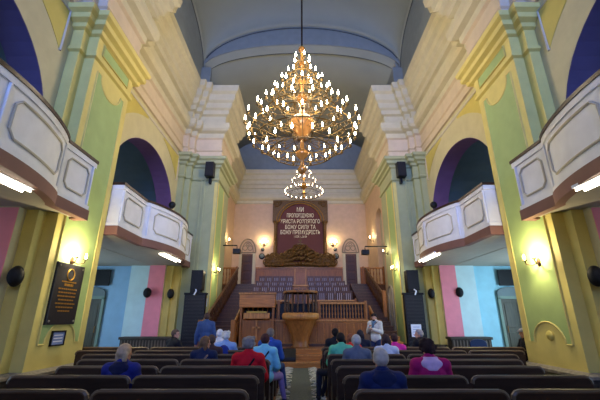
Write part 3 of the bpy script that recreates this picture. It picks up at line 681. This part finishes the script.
# central pillar with steps behind the pulpit
t = thing('choir_stand', 'narrow oak conductor stand between the two chair blocks', 'stand', (.02, 16.2, 1.75))
MB().box(-.3, -.1, 0, .3, .25, 1.15).build('body', 'oak', t, .02); MB().box(-.36, -.16, 1.15, .36, .3, 1.22).build('top', 'oak_light', t, .01)
for k in range(3): MB().box(-.24+k*.17, -.12, .12, -.1+k*.17, -.1, 1.05).build('raised_panel', 'oak_dark', t)
t = thing('organ_case', 'tall carved oak reading desk at the middle of the back row', 'desk', (.02, 21.0, 3.4))
MB().box(-.35, 0, 0, .35, .4, .75).build('body', 'oak', t, .02)
for a in (-.36, .28): MB().box(a, -.06, 0, a+.08, .02, .95).build('post', 'oak_light', t, .01)
# tier railings
for a, z in ((16.75, 1.75), (18.1, 2.1), (19.4, 2.45), (20.8, 3.4)): pass
# organ console on the left
t = thing('organ_console', 'oak organ console box with a bright top behind the left balustrade', 'organ', (-1.66, 14.15, .52))
MB().box(-.7, 0, 1.42, .7, .32, 1.93).build('case', 'oak_x', t, .02); MB().box(-.74, -.04, 1.93, .74, .35, 1.98).build('lid', 'oak_light', t, .01)
MB().box(-.5, -.12, 1.0, .5, .1, 1.22).build('key_desk', 'oak_light', t, .02); MB().box(-.38, -.14, 1.22, .38, -.05, 1.28).build('music_shelf', 'gold', t)
for a in (-.66, .58): MB().box(a, .02, 0, a+.08, .3, 1.42).build('support', 'oak', t, .01)
mb = MB(); mb.box(-.03, -.05, .25, .03, .0, .95); mb.box(-.15, -.05, .66, .15, 0, .72); mb.build('cross_ornament', 'oak_light', t)
MB().box(-.58, .06, 0, .58, .25, 1.0).build('front_panel', 'oak', t, .02)
# stage monitor
t = thing('stage_monitor', 'black wedge monitor speaker on the stage step by the aisle', 'speaker', (-.52, 12.95, .17))
mb = MB(); mb.poly([(-.38, y, z) for y, z in ((-.2, 0), (.2, 0), (.2, .36), (.05, .4), (-.2, .12))], (.76, 0, 0)); mb.build('cabinet', 'black', t, .02)
mb = MB(); mb.box(-.34, -.215, .13, .34, -.2, .4, ); o = mb.build('grille', 'grille', t); o.rotation_euler = (R(-42), 0, 0); o.location = (0, .06, -.06)

# stairs
def stairs(x0, x1, side, label):
    t = thing('staircase', label, 'staircase', ((x0+x1)/2, 13.6, .34)); h = (x1-x0)/2; n = 17; ry = 7.2/n; rz = (3.4-.34)/n
    for k in range(n): MB().box(-h, k*ry, 0, h, (k+1)*ry+.02, (k+1)*rz-.03).build('riser', 'oak_x' if k < 3 else 'walnut', t); MB().box(-h-.02, k*ry-.03, (k+1)*rz-.03, h+.02, (k+1)*ry, (k+1)*rz).build('tread', 'oak_x' if k < 3 else 'oak_dark', t)  # darker wood on the upper steps paints in the dimness of the stairwell
    for sg in (-1, 1):
        mb = MB(); inner = (sg != side)
        b0 = None; hh = .85
        L = 4 if inner else n; K0 = 7 if (side > 0 and not inner) else 0
        mb.tube([(sg*h, K0*ry, hh+.1+K0*rz), (sg*h, L*ry, hh+.1+L*rz)], .05, 8); mb.build('handrail', 'oak' if inner else 'oak_dark', t)
        for k in range(K0*2, L*2):
            y = .1+k*ry/2; z = (int(k/2)+1)*rz
            if b0 is None: q = MB(); q.lathe([(.04,-.02),(.02,.15),(.05,.3),(.02,.5),(.04,.7),(.03,hh)], (0,0,0), 8); b0 = q.build('baluster', 'oak' if inner else 'oak_dark', t, smooth=True); c = b0
            else: c = b0.copy(); C.objects.link(c); c.parent = t
            c.location = (sg*h, y, z)
        MB().box(sg*h-.08, K0*ry-.1, K0*rz, sg*h+.08, K0*ry+.06, K0*rz+1.15).build('newel_post', 'oak', t, .015)
stairs(-3.65, -2.45, -1, 'left oak staircase climbing beside the organ to the choir')
stairs(2.9, 3.85, 1, 'right oak staircase climbing beside the guide to the choir')
for x0, x1, l in ((-4.95, -3.75, 'left'), (3.75, 4.95, 'right')):
    balustrade(x0, x1, 20.95, 3.4, 1.0, 'oak railing at the head of the %s stairs' % l)
# choir chairs
def choir_chair(label):
    t = thing('choir_chair', label, 'chair', (0,0,0), 0, 'dark wooden choir chairs with pale slats')
    MB().box(-.18, -.18, .42, .18, .2, .46).build('seat', 'walnut', t)       # faces -Y (the nave)
    mb = MB(); mb.box(-.19, .17, .46, -.15, .21, .95); mb.box(.15, .17, .46, .19, .21, .95); mb.box(-.19, .17, .9, .19, .21, .98); mb.build('back_frame', 'oak_dark', t)
    MB().box(-.15, .185, .5, .15, .2, .9).build('backrest', 'walnut', t)
    for a in (-.09, 0, .09): MB().box(a-.014, .165, .52, a+.014, .185, .88).build('back_slat', 'seat_pale', t)
    for a in (-.16, .16):
        for b in (-.16, .18): MB().box(a-.018, b-.018, 0, a+.018, b+.018, .42).build('leg', 'walnut', t)
    return t
proto = None
rowsC = [(16.3, 1.75, 5), (17.5, 2.1, 5), (18.8, 2.45, 5), (20.2, 2.85, 5)]
rn = ['lowest', 'second', 'third', 'top']; nth = ['first', 'second', 'third', 'fourth', 'fifth']
for ri, (Y, z, n) in enumerate(rowsC):
    for sg, l in ((-1, 'left'), (1, 'right')):
        for k in range(n):
            lab = 'wooden choir chair with pale slats, %s out from the centre on the %s, %s tier' % (nth[k], l, rn[ri])
            if proto is None: proto = c = choir_chair(lab)
            else: c = copy_tree(proto); c['label'] = lab
            c.location = (.02+sg*(.58+k*.4), Y, z)
# ledges in front of each chair row
for i, (a, z, w) in enumerate(((15.75, 1.75, 'lowest'), (16.95, 2.1, 'second'), (18.25, 2.45, 'third'), (19.55, 2.85, 'top'))):
    for sg, l in ((-1, 'left'), (1, 'right')):
        x0, x1 = (-2.3, -.38) if sg < 0 else (.42, 2.4)
        t = balustrade(x0, x1, a, z, .55, 'low oak rail before the %s chair row, %s block' % (w, l), 'oak', 10)

# ------------------------------------------------------------------ chandeliers
def chandelier(cx, cy, z0, ztop, tiers, label, bulbm, sc, chain_top, am='gilt_bronze'):
    t = thing('chandelier', label, 'chandelier', (cx, cy, z0)); H = ztop-z0
    mb = MB(); mb.tube([(0, 0, H-.1), (0, 0, chain_top-z0)], .03*sc, 6); mb.build('chain', 'bronze', t)
    prof = [(.02,0),(.09,.05),(.14,.16),(.06,.28),(.05,.5),(.16,.62),(.2,.74),(.07,.9),(.05,1.2),(.16,1.35),(.32,1.6),(.4,1.85),(.28,2.05),(.1,2.2),(.05,2.5),(.13,2.7),(.18,2.85),(.05,3.05),(.04,3.4),(.12,3.55),(.04,3.75),(.035,4.2),(.1,4.3),(.04,4.45),(.04,4.8),(.12,4.92),(.1,5.0),(.02,5.08)]
    k = H/5.08; mb = MB(); mb.lathe([(r*sc, z*k) for r, z in prof], (0,0,0), 16); mb.build('stem', 'amber' if sc >= 1 else 'brass', t, smooth=True)
    for (zz, Rr, n, off) in tiers:
        mb = MB(); mb.torus((0, 0, zz-z0-.12*sc), Rr*.88, .018*sc, 40, 6); mb.build('ring', am, t, smooth=True)
        pa = pc = pb = None
        # arm: S-curve from the stem out to the cup
        q = MB(); pts = []
        for j in range(9):
            u = j/8; pts.append((.06*sc+(Rr-.06*sc)*u, 0, (-.05-.22*math.sin(PI*u)*(.4+.6*u))*sc if u < 1 else -.05*sc))
        pts.append((Rr, 0, .0)); q.tube(pts, [.009*sc]*5+[.012*sc]*4+[.012*sc], 6)
        q.torus((Rr*.72, 0, -.02*sc), .07*sc, .012*sc, 12, 5, 'Y')
        q.lathe([(.012*sc, -.05*sc), (.055*sc, .0), (.05*sc, .015*sc), (.02*sc, .02*sc), (.02*sc, .1*sc)], (Rr, 0, 0), 8)
        pa = q.build('arm', am, t, smooth=True)
        q = MB(); q.lathe([(.014*sc, .1*sc), (.024*sc, .13*sc), (.025*sc, .17*sc), (.014*sc, .23*sc), (.003, .27*sc)], (Rr, 0, 0), 8); pb = q.build('bulb', bulbm, pa, smooth=True)
        for i in range(n):
            if i == 0: a = pa
            else: a = pa.copy(); C.objects.link(a); a.parent = t; b = pb.copy(); C.objects.link(b); b.parent = a
            a.rotation_euler = (0, 0, 2*PI*(i+off)/n); a.location = (0, 0, zz-z0)
    return t
chandelier(.07, 10.5, 6.0, 11.15, [(6.9, 1.2, 12, .5), (7.3, 1.8, 20, 0), (7.72, 1.93, 20, .5), (8.35, 1.42, 16, .5), (8.9, 1.06, 12, 0), (9.45, .76, 8, .5), (9.95, .5, 6, 0), (10.45, .27, 5, 0)],
           'huge tiered brass chandelier with candle bulbs hanging over the nave', 'bulb', 1.15, 17.2)
chandelier(.22, 18.6, 7.95, 10.1, [(8.25, 1.08, 22, 0), (8.9, .68, 14, .5), (9.4, .42, 9, 0), (9.75, .2, 5, 0)], 'small silvery chandelier hanging in the chancel', 'bulb_small', .6, 15.4, 'bronze')
lamp('POINT', 'chandelier_glow', (.07, 10.5, 8.9), 620, WARM, .9)
lamp('POINT', 'chandelier_glow', (.22, 18.6, 8.8), 360, (1, .82, .62), .6)

# ------------------------------------------------------------------ people
def person(loc, rz, label, pose='sit', s=1., jacket=(40,50,80), trousers=(40,42,50), hair=('short', (60,45,35)), head_yaw=0, extras=(), arms='lap', lean=0, legs_side=0, shoe=(40,38,38)):
    t = thing('person', label, 'person', loc, rz); t.scale = (s, s, s)
    if pose == 'sit':
        pel = (0, 0, .56); J = dict(hip=(.09, .03, .55), knee=(.12, .44, .52), ank=(.12, .46, .09))
        up = .56
    else:
        pel = (0, 0, .95); J = dict(hip=(.09, 0, .92), knee=(.1, .03, .5), ank=(.1, -.01, .09)); up = .95
    L = Matrix.Rotation(-lean, 4, 'X')
    def U(p): v = L @ Vector((p[0], p[1], p[2])); return Vector((v.x, v.y, v.z+up))    # upper body, relative to pelvis
    hy = Matrix.Rotation(head_yaw, 4, 'Z'); hc = U((0, .025, .625))
    def Hd(p): return hc+(hy @ Vector(p))
    sh, el, wr = {}, {}, {}
    for sg in (-1, 1):
        sh[sg] = U((sg*.175, -.02, .43))
        if arms == 'lap': el[sg] = U((sg*.25, .05, .17)); wr[sg] = U((sg*.13, .27, .06))
        elif arms == 'down': el[sg] = U((sg*.25, -.02, .14)); wr[sg] = U((sg*.26, .08, -.1))
        elif arms == 'guide':
            el[sg] = U((sg*.24, .04, .16)); wr[sg] = U((-.02+sg*.05, .3, .3+sg*.04))
        elif arms == 'fold': el[sg] = U((sg*.26, .08, .2)); wr[sg] = U((sg*.06, .3, .18))
    legs = {}
    for sg in (-1, 1):
        k = Vector((sg*J['knee'][0], J['knee'][1], J['knee'][2])); a = Vector((sg*J['ank'][0], J['ank'][1], J['ank'][2])); h = Vector((sg*J['hip'][0], J['hip'][1], J['hip'][2]))
        if legs_side:
            k += Vector((legs_side*.28, -.04, 0)); a += Vector((legs_side*(.38+.06*sg), -.02+.12*sg, 0))
        legs[sg] = (h, k, a)
    def torso(mb, e):
        mb.ell(pel, (.165+e, .125+e, .12+e)); mb.ell(U((0, -.01, .16)), (.14+e, .105+e, .15+e)); mb.ell(U((0, -.015, .32)), (.165+e, .115+e, .17+e)); mb.cap(sh[-1], sh[1], .062+e, .062+e)
        mb.cap(U((0, -.02, .42)), U((0, -.01, .5)), .08+e, .058+e)
        for sg in (-1, 1): mb.cap(U((sg*.04, -.02, .47)), U((sg*.165, -.02, .425)), .05+e, .052+e)
    def arm(mb, e, end=1.):
        for sg in (-1, 1):
            mb.cap(sh[sg], el[sg], .052+e, .042+e); w = el[sg].lerp(wr[sg], end); mb.cap(el[sg], w, .042+e, .03+e)
    def leg(mb, e, end=1.):
        for sg in (-1, 1):
            h, k, a = legs[sg]; mb.cap(h, k, .082+e, .056+e); mb.cap(k, k.lerp(a, end), .056+e, .036+e)
    # body: one continuous surface with head, face, hands
    b = MB(); torso(b, 0); arm(b, 0); leg(b, 0)
    b.cap(U((0, -.01, .46)), hc-Vector((0, .01, .05)), .06, .056)
    rt = hy.to_3x3()
    b.ell(Hd((0, -.008, .02)), (.074, .094, .098), rot=rt); b.ell(Hd((0, .022, -.05)), (.054, .066, .062), rot=rt)
    b.cap(Hd((0, .085, .01)), Hd((0, .108, -.022)), .010, .014, 8); b.ell(Hd((0, .082, -.06)), (.022, .012, .01), rot=rt)
    for sg in (-1, 1): b.ell(Hd((sg*.076, -.005, -.005)), (.012, .02, .03), rot=rt)
    for sg in (-1, 1):
        d = (wr[sg]-el[sg]).normalized(); side = d.cross(Vector((0, 0, 1))); side = side.normalized() if side.length > .1 else Vector((1, 0, 0)); nrm = side.cross(d).normalized()
        b.cap(wr[sg], wr[sg]+d*.05, .026, .03); pc = wr[sg]+d*.06
        for i, (o_, ln) in enumerate(((-.03, .062), (-.01, .074), (.01, .068), (.03, .052))):
            p0 = pc+side*o_*.9+d*.0; p1 = p0+d*.045; p2 = p1+d*(ln-.03)-nrm*.022
            b.cap(p0, p1, .0105, .0095, 8); b.cap(p1, p2, .0095, .008, 8)
        p0 = wr[sg]+d*.025; inn = -sg if True else 1
        p1 = p0+side*(-sg*.045)+d*.025; b.cap(p0, p1, .0125, .011, 8); b.cap(p1, p1+d*.03-nrm*.008, .011, .009, 8)
    for sg in (-1, 1):
        h, k, a = legs[sg]; b.cap(a, a+Vector((0, .13, -.045)), .036, .026)
    b.build('body', 'skin', t, remesh=.0085, sm=3)
    # clothing
    c = MB(); torso(c, .03); arm(c, .026, .97)
    c.ell(U((0, -.01, .02)), (.175, .14, .1))
    c.build('jacket', cloth(jacket), t, remesh=.014, sm=4)
    c = MB(); c.ell(pel, (.172, .132, .115)); leg(c, .014, .95); c.build('trousers', cloth(trousers), t, remesh=.014)
    for sg in (-1, 1):
        a = legs[sg][2]; c = MB(); c.cap(a+Vector((0, -.03, -.03)), a+Vector((0, .14, -.048)), .045, .036); o = c.build('shoe', cloth(shoe), t, remesh=.012)
    style, hcol = hair; hm = cloth(hcol, .25)
    h = MB(); vs = h.ell(Hd((0, -.018, .03)), (.09, .105, .105), 20, 14, rot=rt)
    for v in vs:
        q = hy.inverted() @ (v.co-hc)
        if (q.y > .03 and q.z < .07) or (q.z < -.02 and q.y > -.02) or (style == 'bald' and q.z > .055): v.co = hc+(v.co-hc)*.72
    if style in ('bob', 'long'):
        for sg in (-1, 0, 1): h.cap(Hd((sg*.06, -.05, .0)), Hd((sg*.07, -.055, -.08 if style != 'long' else -.17)), .045, .034, 10)
    if style == 'curly':
        for k in range(26):
            a = random.uniform(0, 2*PI); z = random.uniform(-.06, .1); rr = math.sqrt(max(.1, 1-(z/.13)**2))*.092
            if math.sin(a) < .3 or z > .05: h.ell(Hd((rr*math.cos(a), rr*math.sin(a)-.01, z+.02)), (.03, .03, .03), 8, 6)
    if style == 'bun': h.ell(Hd((0, -.12, .06)), (.045, .045, .045))
    h.build('hair', hm, t, remesh=.011, sm=2)
    for sg in (-1, 1): e = MB(); e.ell(Hd((sg*.03, .077, .015)), (.012, .01, .009), 10, 8, rot=rt); e.build('eye', 'eye', t, smooth=True)
    for ex in extras:
        k, col = ex[0], ex[1]
        if k == 'hood': c = MB(); c.ell(U((0, -.085, .45)), (.15, .06, .07)); c.ell(U((0, -.1, .4)), (.1, .055, .07)); c.torus(U((0, -.01, .505)), .085, .032, 16, 8); c.build('hood', cloth(col), t, remesh=.014)
        if k == 'collar': c = MB(); c.torus(U((0, -.015, .49)), .075, .028, 18, 8); c.build('collar', cloth(col), t, smooth=True)
        if k == 'strap':
            c = MB(); c.tube([U(p) for p in ((.14, .02, .5), (.1, -.13, .42), (0, -.16, .28), (-.12, -.15, .1), (-.19, -.06, .0))], .016, 6); c.build('bag_strap', cloth(col), t)
        if k == 'backpack': c = MB(); c.ell(U((0, -.19, .28)), (.14, .09, .19)); c.build('backpack', cloth(col), t, smooth=True)
        if k == 'beard': c = MB(); c.ell(Hd((0, .036, -.088)), (.052, .056, .034), rot=rt); c.build('beard', cloth(col, .2), t, remesh=.012)
        if k == 'cap': c = MB(); c.ell(Hd((0, -.01, .07)), (.095, .11, .06), rot=rt); c.cap(Hd((0, .09, .06)), Hd((0, .13, .055)), .03, .02); c.build('cap', cloth(col), t, remesh=.012)
        if k == 'scarf': c = MB(); c.torus(U((0, 0, .48)), .08, .035, 18, 8); c.cap(U((0, .12, .44)), U((0, .14, .3)), .05, .035); c.build('scarf', cloth(col), t, remesh=.014)
        if k == 'bag': c = MB(); c.ell(U((.22, .1, -.02)), (.12, .07, .15)); c.tube([U(p) for p in ((-.16, .02, .5), (0, .14, .38), (.2, .14, .1))], .015, 6); c.build('shoulder_bag', cloth(col), t)
    return t
def seat(px, row, **k):
    Y = ROWS[row]+.24; f, T_, H_ = 349, R(18.7), 1.55
    return (px, Y, 0)
P = person
P((-2.28, 4.93, 0), 0, 'seated woman with blond-grey bob in a royal blue jacket, alone in the left pews', s=.94, jacket=(40,46,120), trousers=(40,42,60), hair=('bob', (194,164,132)), head_yaw=R(-25), extras=(('hood', (28,32,66)),))
P((-3.12, 9.33, 0), R(-38), 'seated balding man in black coat at the left end of the front pew', s=.98, jacket=(30,31,40), trousers=(30,30,36), hair=('short', (92,76,70)), head_yaw=R(-50), arms='fold')
P((-2.78, 11.0, 0), R(10), 'standing man in a blue denim jacket seen from behind near the left stairs', pose='stand', s=1.0, jacket=(62,84,128), trousers=(44,54,82), hair=('short', (88,66,56)), arms='down', shoe=(60,50,40))
P((-1.68, 6.67, 0), R(-8), 'seated woman with long brown hair and navy jacket left of the aisle', s=.95, jacket=(34,42,72), trousers=(40,40,50), hair=('long', (112,84,62)), head_yaw=R(-30), extras=(('strap', (140,120,110)),))
P((-1.78, 7.55, 0), 0, 'seated person with dark brown hair half hidden behind the brown-haired woman', s=.94, jacket=(70,50,50), trousers=(40,40,50), hair=('short', (84,66,58)))
P((-2.0, 9.31, 0), 0, 'seated person in a white hood in the front pew beside the standing man', s=.98, jacket=(206,206,214), trousers=(70,70,80), hair=('short', (214,210,212)), extras=(('hood', (212,212,220)),))
P((-1.66, 8.42, 0), 0, 'seated white-haired person in light blue shirt with a dark blue backpack', s=.97, jacket=(140,168,214), trousers=(60,60,80), hair=('curly', (214,208,198)), arms='fold', extras=(('backpack', (36,52,124)),))
P((-.78, 5.78, 0), R(-4), 'seated grey-haired woman in a red jacket with black strap at the aisle', s=.98, jacket=(196,24,42), trousers=(60,54,52), hair=('curly', (132,124,120)), head_yaw=R(-20), extras=(('strap', (24,24,30)),))
P((-.66, 7.1, 0), R(-10), 'seated woman with dark hair in a light cyan jacket, lilac trousers out in the aisle', s=.97, jacket=(128,200,222), trousers=(146,122,176), hair=('short', (74,44,42)), legs_side=.35, extras=(('strap', (30,34,50)),), shoe=(50,50,80))
P((-.66, 8.3, 0), R(-6), 'seated man with short greying hair in a bright blue shirt by the aisle', s=1.02, jacket=(50,82,154), trousers=(58,80,128), hair=('short', (120,104,94)), legs_side=.3, extras=(('collar', (60,90,190)),))
P((.88, 9.31, 0), R(6), 'seated dark-haired man in a black jacket at the right aisle end', s=1.0, jacket=(26,30,38), trousers=(30,32,40), hair=('short', (34,28,26)), legs_side=-.5)
P((.82, 7.55, 0), R(8), 'seated dark-haired person in a mint green and black jacket stretching a foot into the aisle', s=.97, jacket=(96,186,150), trousers=(28,32,44), hair=('short', (40,32,30)), legs_side=-.95, extras=(('strap', (24,30,34)),), shoe=(32,32,36))
P((1.14, 8.43, 0), 0, 'seated woman with auburn hair in a bright red top behind the green jacket', s=.93, jacket=(220,52,44), trousers=(50,44,44), hair=('bob', (138,84,58)))
P((1.0, 6.67, 0), R(2), 'seated white-haired man in a grey checked jacket near the right aisle', s=.97, jacket=(98,104,120), trousers=(60,60,70), hair=('short', (182,176,170)))
P((1.5, 9.31, 0), 0, 'seated dark-haired person in navy just left of the guide', s=.97, jacket=(30,36,54), trousers=(30,32,40), hair=('bob', (48,44,50)))
P((1.72, 7.55, 0), R(-4), 'seated woman with dark brown hair in a white jacket in front of the guide', s=.95, jacket=(204,208,224), trousers=(60,60,80), hair=('bob', (70,52,50)), head_yaw=R(10))
P((2.12, 8.42, 0), 0, 'seated child-sized person with dark hair and bright magenta top', s=.93, jacket=(214,50,150), trousers=(50,50,70), hair=('short', (66,46,44)))
P((2.98, 9.32, 0), R(34), 'seated grey-haired man in black coat on the right front pew, facing left', s=.98, jacket=(32,32,40), trousers=(32,32,38), hair=('short', (160,154,154)), head_yaw=R(45), arms='fold')
P((.86, 4.05, 0), R(2), 'seated white-haired man in a broad navy blue jacket in the nearest right pew', s=.95, jacket=(32,44,90), trousers=(40,42,56), hair=('short', (190,180,172)), extras=(('hood', (28,38,76)),))
P((1.67, 4.93, 0), R(-4), 'seated dark-haired woman in a magenta jacket with a pale pink hood', s=.99, jacket=(168,28,98), trousers=(40,40,50), hair=('curly', (52,36,36)), extras=(('hood', (214,178,214)),))
P((5.62, 9.35, 0), R(90), 'seated person in dark clothes and a pale cap peeking out by the right near pier', s=1.0, jacket=(30,32,40), trousers=(30,30,36), hair=('short', (150,140,136)), extras=(('cap', (196,196,200)),), arms='fold')
P((2.46, 12.2, 0), R(142), 'bearded guide standing in a pale jacket and dark cap, hands raised, before the stage', pose='stand', s=1.0, jacket=(206,204,196), trousers=(42,52,84), hair=('short', (30,26,28)), head_yaw=R(8), arms='guide', extras=(('beard', (38,30,30)), ('cap', (26,24,30)), ('scarf', (90,118,140)), ('bag', (120,92,72))), shoe=(50,40,34))

# ------------------------------------------------------------------ daylight, camera, world
for s in (-1, 1):
    for a0, a1 in BAYS:
        # windows in the outer aisle wall
        o = struct(MB().box(sx(s, 9.98)-.02, a0+1.2, 1.0, sx(s, 9.98)+.02, a1-1.2, 2.9).build('window_%d' % (6+(s > 0)*2+(a0 > 5)), 'glass'))
        MB().box(sx(s, 9.94)-.03, (a0+a1)/2-.04, 1.0, sx(s, 9.94)+.03, (a0+a1)/2+.04, 2.9).build('window_frame', 'white', o)
        lamp('AREA', 'aisle_daylight', (sx(s, 9.8), (a0+a1)/2, 2.0), (260 if s > 0 else 110) if a0 > 5 else 40, (.55, .8, 1.0), a1-a0-2.4, (0, R(90)*s, 0), 1.9)
        o = struct(MB().box(sx(s, 9.98)-.02, a0+1.4, 5.4, sx(s, 9.98)+.02, a1-1.4, 7.4).build('window_%d' % (10+(s > 0)*2+(a0 > 5)), 'glass'))
        MB().box(sx(s, 9.94)-.03, (a0+a1)/2-.04, 5.4, sx(s, 9.94)+.03, (a0+a1)/2+.04, 7.4).build('window_frame', 'white', o)
w = bpy.data.worlds.new('World'); SC.world = w; w.use_nodes = True
w.node_tree.nodes['Background'].inputs[0].default_value = (.5, .62, .9, 1); w.node_tree.nodes['Background'].inputs[1].default_value = .3
cam = bpy.data.cameras.new('Camera'); co = bpy.data.objects.new('Camera', cam); C.objects.link(co)
co.location = (0, 0, 1.55); co.rotation_euler = (R(90+18.7), 0, 0); cam.sensor_width = 36; cam.lens = 349/600*36; cam.clip_start = .05
SC.camera = co
SC.view_settings.view_transform = 'Standard'; SC.view_settings.look = 'None'; SC.view_settings.gamma = 1; SC.view_settings.use_curve_mapping = False
SC.view_settings.exposure = -.02
SC.cycles.sample_clamp_indirect = 4; SC.cycles.use_denoising = True; SC.cycles.max_bounces = 8
